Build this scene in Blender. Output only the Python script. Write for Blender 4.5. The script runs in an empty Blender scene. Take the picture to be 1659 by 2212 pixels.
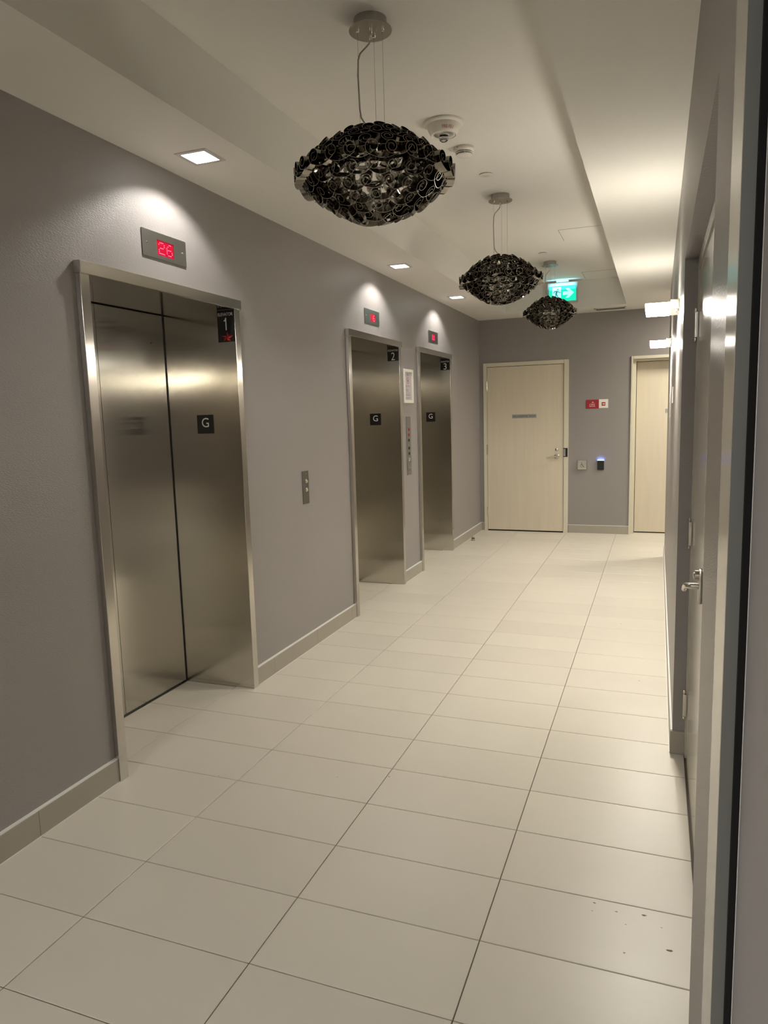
import bpy, bmesh, math, random
from mathutils import Matrix, Vector
random.seed(7)
S = bpy.context.scene
COL = S.collection
PI = math.pi

# ------------------------------------------------------------------ camera
cam = bpy.data.cameras.new('camera'); camo = bpy.data.objects.new('camera', cam); COL.objects.link(camo)
cam.sensor_fit = 'VERTICAL'; cam.sensor_height = 24.0; cam.lens = 1551.2177 / 2212 * 24.0
cam.clip_start = 0.01; cam.clip_end = 60
_R = Vector((0.93498821, 0.35360582, -0.02756737)); _U = Vector((-0.021706, 0.1346265, 0.99065865)); _F = Vector((-0.35401397, 0.92565578, -0.13354956))
m = Matrix.Identity(4)
for i in range(3):
    m[i][0] = _R[i]; m[i][1] = _U[i]; m[i][2] = -_F[i]
m[0][3], m[1][3], m[2][3] = 2.25743, -1.28884, 1.53769
camo.matrix_world = m
S.camera = camo
S.view_settings.view_transform = 'Standard'; S.view_settings.look = 'None'
S.view_settings.gamma = 1.0; S.view_settings.use_curve_mapping = False
S.view_settings.exposure = 0.66
w = bpy.data.worlds.new('world'); S.world = w; w.use_nodes = True
w.node_tree.nodes['Background'].inputs[0].default_value = (0.5, 0.5, 0.5, 1)
w.node_tree.nodes['Background'].inputs[1].default_value = 0.02

# ------------------------------------------------------------------ light levels
P_DOWN = 18.0        # downlights above the elevators (spot, W)
E_SCONCE = 185.0      # sconce diffuser emission
P_SIDE = 44.0        # side corridor ceiling lamp
E_LOBBY_FILL = 27.0       # unseen fill panels added behind the viewer (emission)
C_DOWN = (1.0, 0.97, 0.92)
C_WARM = (1.0, 0.95, 0.82)
C_LOBBY_FILL = (1.0, 0.99, 0.97)  # tint of the added lobby fill

def lamp(name, kind, loc, power, color, size=0.1, sizey=None, spot=None, blend=0.3, rot=(0, 0, 0), parent=None):
    l = bpy.data.lights.new(name, kind); l.energy = power; l.color = color
    if kind == 'AREA':
        l.size = size
        if sizey: l.shape = 'RECTANGLE'; l.size_y = sizey
    else:
        l.shadow_soft_size = size
    if kind == 'SPOT': l.spot_size = spot; l.spot_blend = blend
    o = bpy.data.objects.new(name, l); o.rotation_euler = rot
    COL.objects.link(o)
    if parent:
        o.parent = parent; o.location = Vector(loc) - world_loc(parent)
    else: o.location = loc
    return o

# ------------------------------------------------------------------ materials
def mat(name, col, rough=0.5, metal=0.0, spec=0.5, emit=None, estr=0.0, aniso=0.0, arot=0.0, coat=0.0,
        noise=None, bump=None, trans=0.0, ior=1.45, alpha=1.0):
    """noise=(scale xyz, amount) tints the colour; bump=(scale xyz, strength, distance, rotation)"""
    mt = bpy.data.materials.new(name); mt.use_nodes = True
    nt = mt.node_tree; b = nt.nodes['Principled BSDF']
    b.inputs['Base Color'].default_value = (*col, 1); b.inputs['Roughness'].default_value = rough
    b.inputs['Metallic'].default_value = metal; b.inputs['Specular IOR Level'].default_value = spec
    b.inputs['IOR'].default_value = ior
    b.inputs['Transmission Weight'].default_value = trans
    b.inputs['Coat Weight'].default_value = coat
    if emit:
        b.inputs['Emission Color'].default_value = (*emit, 1); b.inputs['Emission Strength'].default_value = estr
    if aniso:
        b.inputs['Anisotropic'].default_value = aniso; b.inputs['Anisotropic Rotation'].default_value = arot
        t = nt.nodes.new('ShaderNodeTangent'); t.direction_type = 'RADIAL'; t.axis = 'Z'
        nt.links.new(t.outputs[0], b.inputs['Tangent'])
    def noisetex(sc, rot=(0, 0, 0), detail=3):
        g = nt.nodes.new('ShaderNodeNewGeometry')
        mp = nt.nodes.new('ShaderNodeMapping'); mp.inputs['Rotation'].default_value = rot
        mp2 = nt.nodes.new('ShaderNodeMapping'); mp2.inputs['Scale'].default_value = sc
        n = nt.nodes.new('ShaderNodeTexNoise'); n.inputs['Scale'].default_value = 1; n.inputs['Detail'].default_value = detail
        nt.links.new(g.outputs['Position'], mp.inputs[0]); nt.links.new(mp.outputs[0], mp2.inputs[0]); nt.links.new(mp2.outputs[0], n.inputs['Vector'])
        return n
    if noise:
        n = noisetex(noise[0]); a = noise[1]
        mr = nt.nodes.new('ShaderNodeMapRange'); mr.inputs[3].default_value = 1 - a; mr.inputs[4].default_value = 1 + a
        mr.inputs[1].default_value = 0.3; mr.inputs[2].default_value = 0.7
        mx = nt.nodes.new('ShaderNodeMix'); mx.data_type = 'RGBA'; mx.blend_type = 'MULTIPLY'; mx.inputs[0].default_value = 1
        mx.inputs[6].default_value = (*col, 1)
        nt.links.new(n.outputs['Fac'], mr.inputs[0]); nt.links.new(mr.outputs[0], mx.inputs[7]); nt.links.new(mx.outputs[2], b.inputs['Base Color'])
    if bump:
        n = noisetex(bump[0], bump[3] if len(bump) > 3 else (0, 0, 0), 4)
        bp = nt.nodes.new('ShaderNodeBump'); bp.inputs['Strength'].default_value = bump[1]; bp.inputs['Distance'].default_value = bump[2]
        nt.links.new(n.outputs['Fac'], bp.inputs['Height']); nt.links.new(bp.outputs[0], b.inputs['Normal'])
    return mt

M = {}
M['ceiling'] = mat('ceiling_paint', (0.72, 0.70, 0.65), 0.75, spec=0.3)
M['wallpaper'] = mat('vinyl_wallpaper', (0.26, 0.24, 0.228), 0.36, spec=0.55, bump=((90, 90, 300), 0.9, 0.0016, (math.radians(15), 0, 0)))
M['wallpaper_back'] = mat('vinyl_wallpaper_back', (0.26, 0.24, 0.228), 0.5, spec=0.35, bump=((60, 60, 420), 0.25, 0.001, (0, math.radians(35), 0)))
M['tile'] = mat('porcelain_tile', (0.585, 0.54, 0.46), 0.36, spec=0.45, noise=((1.7, 2.3, 1), 0.025), bump=((70, 70, 70), 0.06, 0.0005))
M['tile2'] = mat('porcelain_tile_alt', (0.597, 0.552, 0.47), 0.36, spec=0.45, noise=((2.1, 1.3, 1), 0.025), bump=((70, 70, 70), 0.06, 0.0005))
M['tile3'] = mat('porcelain_tile_alt_two', (0.573, 0.528, 0.45), 0.36, spec=0.45, noise=((1.3, 2.0, 1), 0.025), bump=((70, 70, 70), 0.06, 0.0005))
M['grout'] = mat('grout', (0.13, 0.11, 0.085), 0.9)
M['base_tile'] = mat('baseboard_tile', (0.33, 0.30, 0.25), 0.35, spec=0.45)
M['pale_strip'] = mat('pale_strip', (0.70, 0.68, 0.64), 0.6)  # caulk joint lines, pale floor edge strip and slab edge
M['steel'] = mat('brushed_steel', (0.60, 0.575, 0.52), 0.15, metal=1.0, aniso=1.0, arot=0.0)
M['steel_frame'] = mat('brushed_steel_frame', (0.55, 0.52, 0.475), 0.20, metal=1.0, aniso=0.95, arot=0.0)
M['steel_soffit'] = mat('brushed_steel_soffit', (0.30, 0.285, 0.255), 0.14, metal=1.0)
M['steel_plate'] = mat('satin_steel_plate', (0.33, 0.33, 0.32), 0.33, metal=1.0, bump=((900, 900, 900), 0.05, 0.0003))
M['call_plate'] = mat('dark_satin_steel', (0.20, 0.19, 0.17), 0.35, metal=1.0)
M['chrome'] = mat('chrome', (0.75, 0.72, 0.68), 0.12, metal=1.0)
M['canopy'] = mat('canopy_nickel', (0.42, 0.395, 0.36), 0.28, metal=1.0)
M['nickel'] = mat('satin_nickel', (0.55, 0.52, 0.46), 0.25, metal=1.0)
M['gun'] = mat('black_chrome_ribbon', (0.30, 0.28, 0.245), 0.10, metal=1.0)
M['black'] = mat('black_plastic', (0.006, 0.006, 0.006), 0.35)
M['dark'] = mat('dark_gap', (0.004, 0.004, 0.004), 0.9)
M['white_txt'] = mat('white_lettering', (0.75, 0.75, 0.73), 0.5)
M['white'] = mat('white_plastic', (0.72, 0.69, 0.62), 0.35)
M['grey_txt'] = mat('dark_lettering', (0.03, 0.035, 0.04), 0.5)
M['door'] = mat('maple_veneer_door', (0.60, 0.53, 0.41), 0.42, noise=((26, 26, 1.6), 0.03))
M['frame'] = mat('cream_painted_frame', (0.60, 0.56, 0.44), 0.38)
M['gloss'] = mat('gloss_painted_door', (0.50, 0.465, 0.385), 0.16, spec=0.6, bump=((30, 30, 5), 0.05, 0.0004))
M['gloss_frame'] = mat('gloss_painted_frame', (0.44, 0.41, 0.34), 0.2, spec=0.6, bump=((30, 30, 30), 0.06, 0.0004))
M['grey_jamb'] = mat('grey_painted_jamb', (0.16, 0.16, 0.145), 0.5)
M['grey_door'] = mat('grey_painted_slab', (0.40, 0.38, 0.39), 0.6)
M['red_star'] = mat('red_star', (0.45, 0.02, 0.01), 0.5)
M['red_star_dark'] = mat('red_star_dark', (0.05, 0.004, 0.004), 0.5)
M['led_back'] = mat('red_screen', (0.16, 0.0, 0.006), 0.25, emit=(0.85, 0.0, 0.03), estr=0.30)
M['led'] = mat('red_led_dots', (0.9, 0.1, 0.2), 0.4, emit=(1.0, 0.12, 0.35), estr=1.5)
M['lamp_face'] = mat('downlight_lamp', (1, 1, 1), 0.4, emit=(1.0, 0.97, 0.92), estr=30)
M['reflector'] = mat('downlight_reflector', (0.85, 0.85, 0.84), 0.35, emit=(1.0, 0.97, 0.93), estr=1.6)
M['trim'] = mat('downlight_trim', (0.55, 0.53, 0.51), 0.4)
M['sconce'] = mat('sconce_diffuser', (0.95, 0.9, 0.8), 0.5, emit=(1.0, 0.94, 0.82), estr=E_SCONCE)
M['sconce_top'] = mat('sconce_opal_shade', (0.9, 0.85, 0.75), 0.5, emit=(1.0, 0.94, 0.82), estr=E_SCONCE * 0.125)
M['linear'] = mat('added_linear_diffuser', (0.9, 0.9, 0.9), 0.5, emit=(1.0, 0.93, 0.80), estr=30)  # glow of the added lobby wall lights
M['lobby_wall'] = mat('lobby_wall_paint', (0.11, 0.10, 0.09), 0.6)
M['lobby_ceiling'] = mat('lobby_dark_ceiling', (0.06, 0.055, 0.05), 0.8)
M['fill_panel'] = mat('fill_panel_diffuser', (0.9, 0.9, 0.9), 0.5, emit=C_LOBBY_FILL, estr=E_LOBBY_FILL)  # glow of the fill panels added behind the viewer
M['sconce_body'] = mat('sconce_body', (0.6, 0.56, 0.48), 0.4)
M['green'] = mat('exit_green', (0.0, 0.35, 0.25), 0.4, emit=(0.0, 0.86, 0.52), estr=0.62)
M['green_mark'] = mat('exit_mark', (0.5, 0.8, 0.9), 0.4, emit=(0.33, 0.85, 1.0), estr=0.70)
M['green_man'] = mat('exit_figure', (0.0, 0.2, 0.18), 0.4, emit=(0.0, 0.33, 0.30), estr=0.45)
M['exit_box'] = mat('exit_housing', (0.45, 0.44, 0.42), 0.4)
M['red'] = mat('red_print', (0.30, 0.01, 0.018), 0.5)
M['red_txt'] = mat('red_text', (0.42, 0.02, 0.015), 0.5)
M['blue_led'] = mat('blue_led', (0.1, 0.2, 0.9), 0.4, emit=(0.06, 0.16, 1.0), estr=9)
M['paper'] = mat('paper', (0.50, 0.46, 0.47), 0.7)
M['plaque'] = mat('sign_plate_grey', (0.30, 0.31, 0.30), 0.4)
M['glass'] = mat('clear_glass', (0.95, 0.95, 0.95), 0.05, trans=1.0, ior=1.45)
M['cord'] = mat('grey_cord', (0.36, 0.34, 0.30), 0.4)
M['shade_side'] = mat('grey_vent', (0.42, 0.40, 0.36), 0.5)
M['rubber'] = mat('rubber', (0.03, 0.03, 0.03), 0.7)
M['cream_plain'] = mat('soft_white', (0.66, 0.63, 0.56), 0.5)

# ------------------------------------------------------------------ geometry helpers
def world_loc(o):
    v = Vector((0, 0, 0))
    while o: v += o.location; o = o.parent
    return v

class MB:
    def __init__(s): s.v = []; s.f = []
    def add(s, vs, fs):
        n = len(s.v); s.v += [tuple(v) for v in vs]; s.f += [tuple(i + n for i in f) for f in fs]; return s
    def box(s, x0, x1, y0, y1, z0, z1):
        if x0 > x1: x0, x1 = x1, x0
        if y0 > y1: y0, y1 = y1, y0
        if z0 > z1: z0, z1 = z1, z0
        vs = [(x, y, z) for x in (x0, x1) for y in (y0, y1) for z in (z0, z1)]
        return s.add(vs, [(0, 1, 3, 2), (4, 6, 7, 5), (0, 4, 5, 1), (2, 3, 7, 6), (0, 2, 6, 4), (1, 5, 7, 3)])
    def bbox(s, x0, x1, y0, y1, z0, z1, b=0.0015):
        bm = bmesh.new(); bmesh.ops.create_cube(bm, size=1)
        for v in bm.verts:
            v.co = Vector((x0 + (v.co.x + .5) * (x1 - x0), y0 + (v.co.y + .5) * (y1 - y0), z0 + (v.co.z + .5) * (z1 - z0)))
        bmesh.ops.bevel(bm, geom=bm.edges[:], offset=b, segments=2, affect='EDGES', profile=0.5)
        bm.verts.ensure_lookup_table()
        s.add([v.co[:] for v in bm.verts], [[v.index for v in f.verts] for f in bm.faces]); bm.free(); return s
    def prism(s, pts, fn, d0, d1):
        """pts 2-D polygon; fn(u,v,d)->xyz"""
        n = len(pts); vs = [fn(u, v, d0) for u, v in pts] + [fn(u, v, d1) for u, v in pts]
        fs = [tuple(range(n))[::-1], tuple(range(n, 2 * n))] + [(i, (i + 1) % n, n + (i + 1) % n, n + i) for i in range(n)]
        return s.add(vs, fs)
    def lathe(s, prof, c, seg=32, axis='Z'):
        """prof list of (r,h) ; closed with caps if r=0 at ends"""
        vs = []; fs = []; k = len(prof)
        for r, h in prof:
            for i in range(seg):
                a = 2 * PI * i / seg; x, y = r * math.cos(a), r * math.sin(a)
                p = {'Z': (x, y, h), 'X': (h, x, y), 'Y': (x, h, y)}[axis]
                vs.append((c[0] + p[0], c[1] + p[1], c[2] + p[2]))
        for j in range(k - 1):
            for i in range(seg):
                a, b = j * seg + i, j * seg + (i + 1) % seg
                fs.append((a, b, b + seg, a + seg))
        fs.append(tuple(range(seg))[::-1]); fs.append(tuple(range((k - 1) * seg, k * seg)))
        return s.add(vs, fs)
    def tube(s, pts, r, seg=10):
        pts = [Vector(p) for p in pts]; vs = []; fs = []; n = len(pts); up = Vector((0, 0, 1))
        prev = None
        for i, p in enumerate(pts):
            t = (pts[min(i + 1, n - 1)] - pts[max(i - 1, 0)]).normalized()
            if prev is None:
                a = t.orthogonal().normalized()
            else: a = (prev - prev.dot(t) * t).normalized()
            prev = a; b = t.cross(a)
            rr = r[i] if isinstance(r, (list, tuple)) else r
            for k in range(seg):
                an = 2 * PI * k / seg; vs.append(p + a * math.cos(an) * rr + b * math.sin(an) * rr)
        for i in range(n - 1):
            for k in range(seg):
                fs.append((i * seg + k, i * seg + (k + 1) % seg, (i + 1) * seg + (k + 1) % seg, (i + 1) * seg + k))
        fs.append(tuple(range(seg))[::-1]); fs.append(tuple(range((n - 1) * seg, n * seg)))
        return s.add(vs, fs)
    def mesh(s, name, m=None, off=(0, 0, 0), smooth=False):
        me = bpy.data.meshes.new(name)
        me.from_pydata([(a - off[0], b - off[1], c - off[2]) for a, b, c in s.v], [], s.f)
        bm = bmesh.new(); bm.from_mesh(me); bmesh.ops.recalc_face_normals(bm, faces=bm.faces[:]); bm.to_mesh(me); bm.free()
        if m: me.materials.append(m)
        if smooth:
            for p in me.polygons: p.use_smooth = True
            try: me.set_sharp_from_angle(angle=math.radians(35))
            except Exception: pass
        return me
    def build(s, name, m, parent=None, smooth=False, loc=None):
        off = world_loc(parent) if parent else Vector((0, 0, 0))
        o = bpy.data.objects.new(name, s.mesh(name, m, off if parent else (loc or (0, 0, 0)), smooth)); COL.objects.link(o)
        if parent: o.parent = parent
        elif loc: o.location = loc
        return o

def tag(o, label=None, cat=None, group=None, kind=None):
    if label: o['label'] = label
    if cat: o['category'] = cat
    if group: o['group'] = group
    if kind: o['kind'] = kind
    return o
def thing(name, loc, label, cat, group=None):
    o = bpy.data.objects.new(name, None); o.empty_display_size = 0.05; o.location = loc; COL.objects.link(o)
    return tag(o, label, cat, group)
def struct(name, loc=(0, 0, 0), label=None):
    o = bpy.data.objects.new(name, None); o.empty_display_size = 0.05; o.location = loc; COL.objects.link(o)
    return tag(o, label, None, None, 'structure')
def copy_tree(o, parent=None):
    c = o.copy(); COL.objects.link(c); c.parent = parent
    for ch in o.children: copy_tree(ch, c)
    return c

_tx = {}
def text_geo(s, size, sx=1.0, off=0.0):
    """centred 2-D text -> verts (x,y), faces"""
    cu = bpy.data.curves.new('t', 'FONT'); cu.body = s; cu.size = size; cu.align_x = 'CENTER'; cu.align_y = 'CENTER'
    cu.resolution_u = 3; cu.offset = off
    o = bpy.data.objects.new('t', cu); COL.objects.link(o)
    dg = bpy.context.evaluated_depsgraph_get(); dg.update()
    me = bpy.data.meshes.new_from_object(o.evaluated_get(dg))
    vs = [(v.co.x * sx, v.co.y) for v in me.vertices]; fs = [tuple(p.vertices) for p in me.polygons]
    bpy.data.objects.remove(o); bpy.data.curves.remove(cu); bpy.data.meshes.remove(me)
    x0, x1 = min(v[0] for v in vs), max(v[0] for v in vs); y0, y1 = min(v[1] for v in vs), max(v[1] for v in vs)
    cx, cy = (x0 + x1) / 2, (y0 + y1) / 2
    return [(x - cx, y - cy) for x, y in vs], fs, x1 - x0, y1 - y0
def add_text(mb, s, w=None, h=None, fn=None, off=0.0):
    """fit the text into width w and/or height h; fn(u,v)->xyz"""
    vs, fs, tw, th = text_geo(s, 1.0, off=off)
    sx = w / tw if w else h / th; sy = h / th if h else w / tw
    mb.add([fn(x * sx, y * sy) for x, y in vs], fs)

XW = 0.098      # left wall face
XR = 2.347      # right wall face
XD = 2.402      # right double-door plane
YB = 7.92       # back wall
ZL = 2.695      # lowered ceiling
ZH = 2.99       # tray ceiling
ROW = 0.2978
EL = [1.073, 3.710, 5.376]   # near edge of each elevator opening
EW = 1.058
XE = -0.340     # elevator door plane

# ------------------------------------------------------------------ floor
floor = struct('floor')
fb = MB()
fb.box(-0.45, 4.3, -2.4, 8.3, -0.06, -0.004)
fb.build('grout_bed', M['grout'], floor)
MB().box(-0.45, 7.2, -11.2, -2.385, -0.06, 0.0).box(2.35, 7.2, -2.385, -1.45, -.05, 0.0).build('lobby_slab', M['tile'], floor)
J = 0.0016
tm = [M['tile'], M['tile2'], M['tile3']]
def tile(x0, x1, y0, y1):
    x0 += J; x1 -= J; y0 += J; y1 -= J
    if x1 - x0 < 0.01 or y1 - y0 < 0.01: return
    b = 0.0012
    mb = MB()
    mb.add([(x0, y0, -0.006), (x1, y0, -0.006), (x1, y1, -0.006), (x0, y1, -0.006),
            (x0, y0, -b), (x1, y0, -b), (x1, y1, -b), (x0, y1, -b),
            (x0 + b, y0 + b, 0), (x1 - b, y0 + b, 0), (x1 - b, y1 - b, 0), (x0 + b, y1 - b, 0)],
           [(3, 2, 1, 0), (0, 1, 5, 4), (1, 2, 6, 5), (2, 3, 7, 6), (3, 0, 4, 7),
            (4, 5, 9, 8), (5, 6, 10, 9), (6, 7, 11, 10), (7, 4, 8, 11), (8, 9, 10, 11)])
    o = mb.build('floor_tile', random.choice(tm), floor)
    return o
for r in range(-8, 28):
    y0, y1 = r * ROW, (r + 1) * ROW
    ye = min(y1, 8.11)
    near_open = any(y1 > e and y0 < e + EW for e in EL)
    for e in EL:
        a, b2 = max(y0, e), min(y1, e + EW)
        if b2 - a > 0.02: tile(XE + 0.004, 0.0, a, b2)
    if y0 < YB:
        yy = min(y1, YB)
        tile(0.0 if near_open else XW + 0.001, 0.6, y0, yy)
        tile(0.6, 1.2, y0, yy); tile(1.2, 1.8, y0, yy)
        if y0 >= 6.6 - ROW:
            tile(1.8, 2.4, y0, ye)
            tile(2.4, 3.0, max(y0, 6.62), ye); tile(3.0, 3.6, max(y0, 6.62), yy); tile(3.6, 4.2, max(y0, 6.62), yy)
        elif 0.2 < y1 and y0 < 2.01: tile(1.8, 2.398, y0, y1)
        else: tile(1.8, 2.346, y0, y1)
    else:
        tile(1.95, 2.95, y0, ye)

rs = random.Random(5); mb = MB()
for x, y, r in ((2.104, .87, .006), (2.1, .83, .004), (2.17, .85, .005), (2.2, .80, .004), (2.25, .86, .010), (2.2, .68, .006), (2.3, .82, .004), (1.0, 1.35, .004), (.5, 1.2, .004), (1.21, 1.42, .006), (2.04, 4.0, .007), (2.19, 2.88, .006), (2.32, .73, .012)):
    n = 6; a0 = rs.random() * 3
    mb.prism([(x + r * math.cos(a0 + 2 * PI * i / n) * rs.uniform(.4, 1), y + r * .5 * math.sin(a0 + 2 * PI * i / n) * rs.uniform(.4, 1)) for i in range(n)], lambda u, v, d: (u, v, d), .0001, .0004)
tag(mb.build('scuff_specks', mat('scuff', (0.16, 0.13, 0.10), 0.8), floor), kind='stuff')

# ------------------------------------------------------------------ walls
def wall(name, boxes, m, label=None):
    mb = MB()
    for b in boxes: mb.box(*b)
    o = mb.build(name, m); return tag(o, None, None, None, 'structure')
HW = 2.150
bx = []; y = -11.0
for e in EL:
    bx.append((-0.45, XW, y, e - 0.012, -0.05, 3.0)); bx.append((-0.45, XW, e - 0.012, e + EW + 0.012, HW, 3.0)); y = e + EW + 0.012
bx.append((-0.45, XW, y, 8.3, -0.05, 3.0))
bx.append((-0.47, -0.40, 0.9, 6.6, -0.05, 2.2))
wall('wall_left', bx, M['wallpaper'])
# back wall with two door openings (door_1 x .165-1.207 ; door_2 x 1.965-2.93)
wall('wall_back', [(XW, 0.165, YB, 8.3, 0, ZL), (1.207, 1.965, YB, 8.3, 0, ZL), (2.93, 4.3, YB, 8.3, 0, ZL),
                   (0.165, 1.207, YB, 8.3, 2.14, ZL), (1.965, 2.93, YB, 8.3, 2.14, ZL),
                   (0.165, 1.207, 8.0, 8.3, 0, 2.14), (1.965, 2.93, 8.16, 8.3, 0, 2.14)], M['wallpaper_back'])
# right wall : far length, header over the recessed double door, short pier, wall around the near door
ZHD = 2.137
wall('wall_right', [(XR, 2.75, 2.010, 6.60, 0, ZL), (XR, 2.75, 0.225, 2.010, ZHD, ZL), (2.46, 2.75, 0.225, 2.010, 0, ZHD),
                    (XR, 2.75, -0.205, 0.225, 0, ZL), (XR, 2.75, -1.55, -0.205, 2.44, ZL), 
                    (2.47, 2.75, -1.55, -0.205, 0, 2.44)], M['wallpaper'])
wall('wall_side', [(4.2, 4.4, 6.6, 8.3, 0, ZL), (2.75, 4.4, 6.4, 6.6, 0, ZL)], M['wallpaper_back'])
wall('wall_front', [(-0.45, 7.2, -11.2, -11.0, 0, 3.05), (7.0, 7.2, -11.0, -1.55, 0, 3.05), (2.75, 7.2, -1.55, -1.40, 0, 3.05)], M['lobby_wall'])

# ------------------------------------------------------------------ ceiling with tray and light holes
DL = [(0.335, 1.582), (0.335, 4.235), (0.335, 5.955)]
hs = 0.066
def cells(x0, x1, y0, y1, holes):
    xs = sorted({x0, x1, *[h[0] for h in holes], *[h[1] for h in holes]}); ys = sorted({y0, y1, *[h[2] for h in holes], *[h[3] for h in holes]})
    for i in range(len(xs) - 1):
        for j in range(len(ys) - 1):
            cx, cy = (xs[i] + xs[i + 1]) / 2, (ys[j] + ys[j + 1]) / 2
            if not any(h[0] < cx < h[1] and h[2] < cy < h[3] for h in holes): yield xs[i], xs[i + 1], ys[j], ys[j + 1]
holes = [(x - hs, x + hs, y - hs, y + hs) for x, y in DL]
cb = MB(); ZO = 2.64
TX0, TX1, TY1 = 0.545, 1.900, 7.40
for c in cells(XW, TX0, -1.6, TY1, holes): cb.box(*c, ZL, 3.0)
cb.box(TX1, XR, -1.6, TY1, ZL, 3.0); lc = MB(); lc.box(-.45, 7.2, -11.0, -1.6, ZO, 3.06); lc.box(XR, 7.2, -1.6, -1.45, ZO, 3.06); lc = lc.build('ceiling', M['lobby_ceiling']); tag(lc, kind='structure'); cb.box(XW, XR, TY1, YB, ZL, 3.0)
cb.box(XR, 4.2, 6.6, YB, ZL, 3.0)
cb.box(TX0, TX1, -1.6, TY1, ZH, 3.06)
tag(cb.build('ceiling', M['ceiling']), kind='structure')

# ------------------------------------------------------------------ baseboards (tile pieces, painted joint line above)
def baseboard(name, runs, axis, face, depth, h=0.102, joints=0.5956, off=0.0, mt=None):
    root = struct(name)
    for a, b in runs:
        k = math.floor((a - off) / joints); p = a
        while p < b - 1e-4:
            q = min(b, off + (k + 1) * joints); k += 1
            if q - p > 0.01:
                mb = MB(); lo, hi = min(face, face + depth), max(face, face + depth)
                if axis == 'y': mb.bbox(lo, hi, p + .0008, q - .0008, 0.0005, h, .0012)
                else: mb.bbox(p + .0008, q - .0008, lo, hi, 0.0005, h, .0012)
                mb.build('baseboard_tile', mt or M['base_tile'], root)
            p = q
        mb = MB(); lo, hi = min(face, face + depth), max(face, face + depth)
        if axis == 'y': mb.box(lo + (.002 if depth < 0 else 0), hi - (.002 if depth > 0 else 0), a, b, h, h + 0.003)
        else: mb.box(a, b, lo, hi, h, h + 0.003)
        mb.build('caulk_line', M['pale_strip'], root)
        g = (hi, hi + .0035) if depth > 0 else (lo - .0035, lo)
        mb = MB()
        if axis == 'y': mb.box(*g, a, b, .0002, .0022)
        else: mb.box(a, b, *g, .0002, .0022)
        mb.build('floor_edge_strip', M['pale_strip'], root)  # thin pale strip along the floor edge
    return root
F = 0.050   # casing width of the elevator frames
baseboard('baseboard_left', [(-2.4, EL[0] - F + .003), (EL[0] + EW + F, EL[1] - F), (EL[1] + EW + F, EL[2] - F), (EL[2] + EW + F, YB)], 'y', XW, 0.019)
baseboard('baseboard_back', [(0.118, 0.150), (1.222, 1.948)], 'x', YB, -0.012, off=1.82 - .5956 * 3)
baseboard('baseboard_right', [(2.010, 6.600), (-0.105, 0.225)], 'y', XR, -0.009, h=0.106)
br = struct('baseboard_return')
MB().bbox(XR - .009, XD - 0.004, 2.000, 2.010, 0.0005, 0.106, .001).build('baseboard_tile', M['base_tile'], br)

# ------------------------------------------------------------------ elevators
def elevator(e, label, star=False):
    t = thing('elevator_entrance', (XW, e + EW / 2, 0), label, 'elevator', 'elevator entrances along the left wall')
    y0, y1 = e, e + EW; zt = 2.124
    fx = 0.124
    # casing legs, L-shaped : face + return into the opening
    for ya, yb in ((y0 - F, y0), (y1, y1 + F)):
        MB().bbox(XW + .001, fx, ya + (.0008 if ya > e else 0), yb - (0 if ya > e else .0008), 0.0, zt + .002, .0015).build('frame_leg', M['steel_frame'], t)
    MB().bbox(XW + .001, fx + .008, y0 - F - .006, y1 + F + .010, zt, zt + 0.050, .002).build('frame_head', M['steel_frame'], t)
    # jamb panels and soffit
    MB().box(XE, fx - .002, y1, y1 + .008, 0.001, zt).build('jamb_panel', M['steel'], t)
    MB().box(XE, fx - .002, y0 - .008, y0, 0.001, zt).build('jamb_panel', M['steel'], t)
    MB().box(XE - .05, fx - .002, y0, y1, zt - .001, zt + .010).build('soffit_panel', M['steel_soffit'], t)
    # door leaves
    ym = (y0 + y1) / 2
    MB().box(XE - .03, XE, y0 - .004, ym - .0015, 0.010, zt - .006).build('door_leaf', M['steel'], t)
    MB().box(XE - .03, XE, ym + .0015, y1 - .010, 0.010, zt - .006).build('door_leaf', M['steel'], t)
    MB().box(XE - .045, XE - .012, y0 - .004, y1 + .004, 0.0, zt - .002).build('door_gap', M['dark'], t)
    sb = MB().box(XE - .03, XE + .010, y0, y1, -.003, 0.002); sb.box(XE - .012, XE - .004, y0, y1, 0.0, .004)
    sb.build('sill', M['steel_plate'], t)
    MB().lathe([(0, 0), (.004, 0), (.004, .0015), (0, .0015)], (XE - .0005, y1 - .115, 1.963), 12, 'X').build('key_hole', M['dark'], t)
    # sign plates on the far jamb
    return t
elevator(EL[0], 'nearest steel elevator entrance, its left door leaf in view, on the left wall')
elevator(EL[1], 'middle steel elevator entrance, left of the framed white notice')
elevator(EL[2], 'farthest steel elevator entrance, right of the framed notice and the tall key switch panel')

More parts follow.
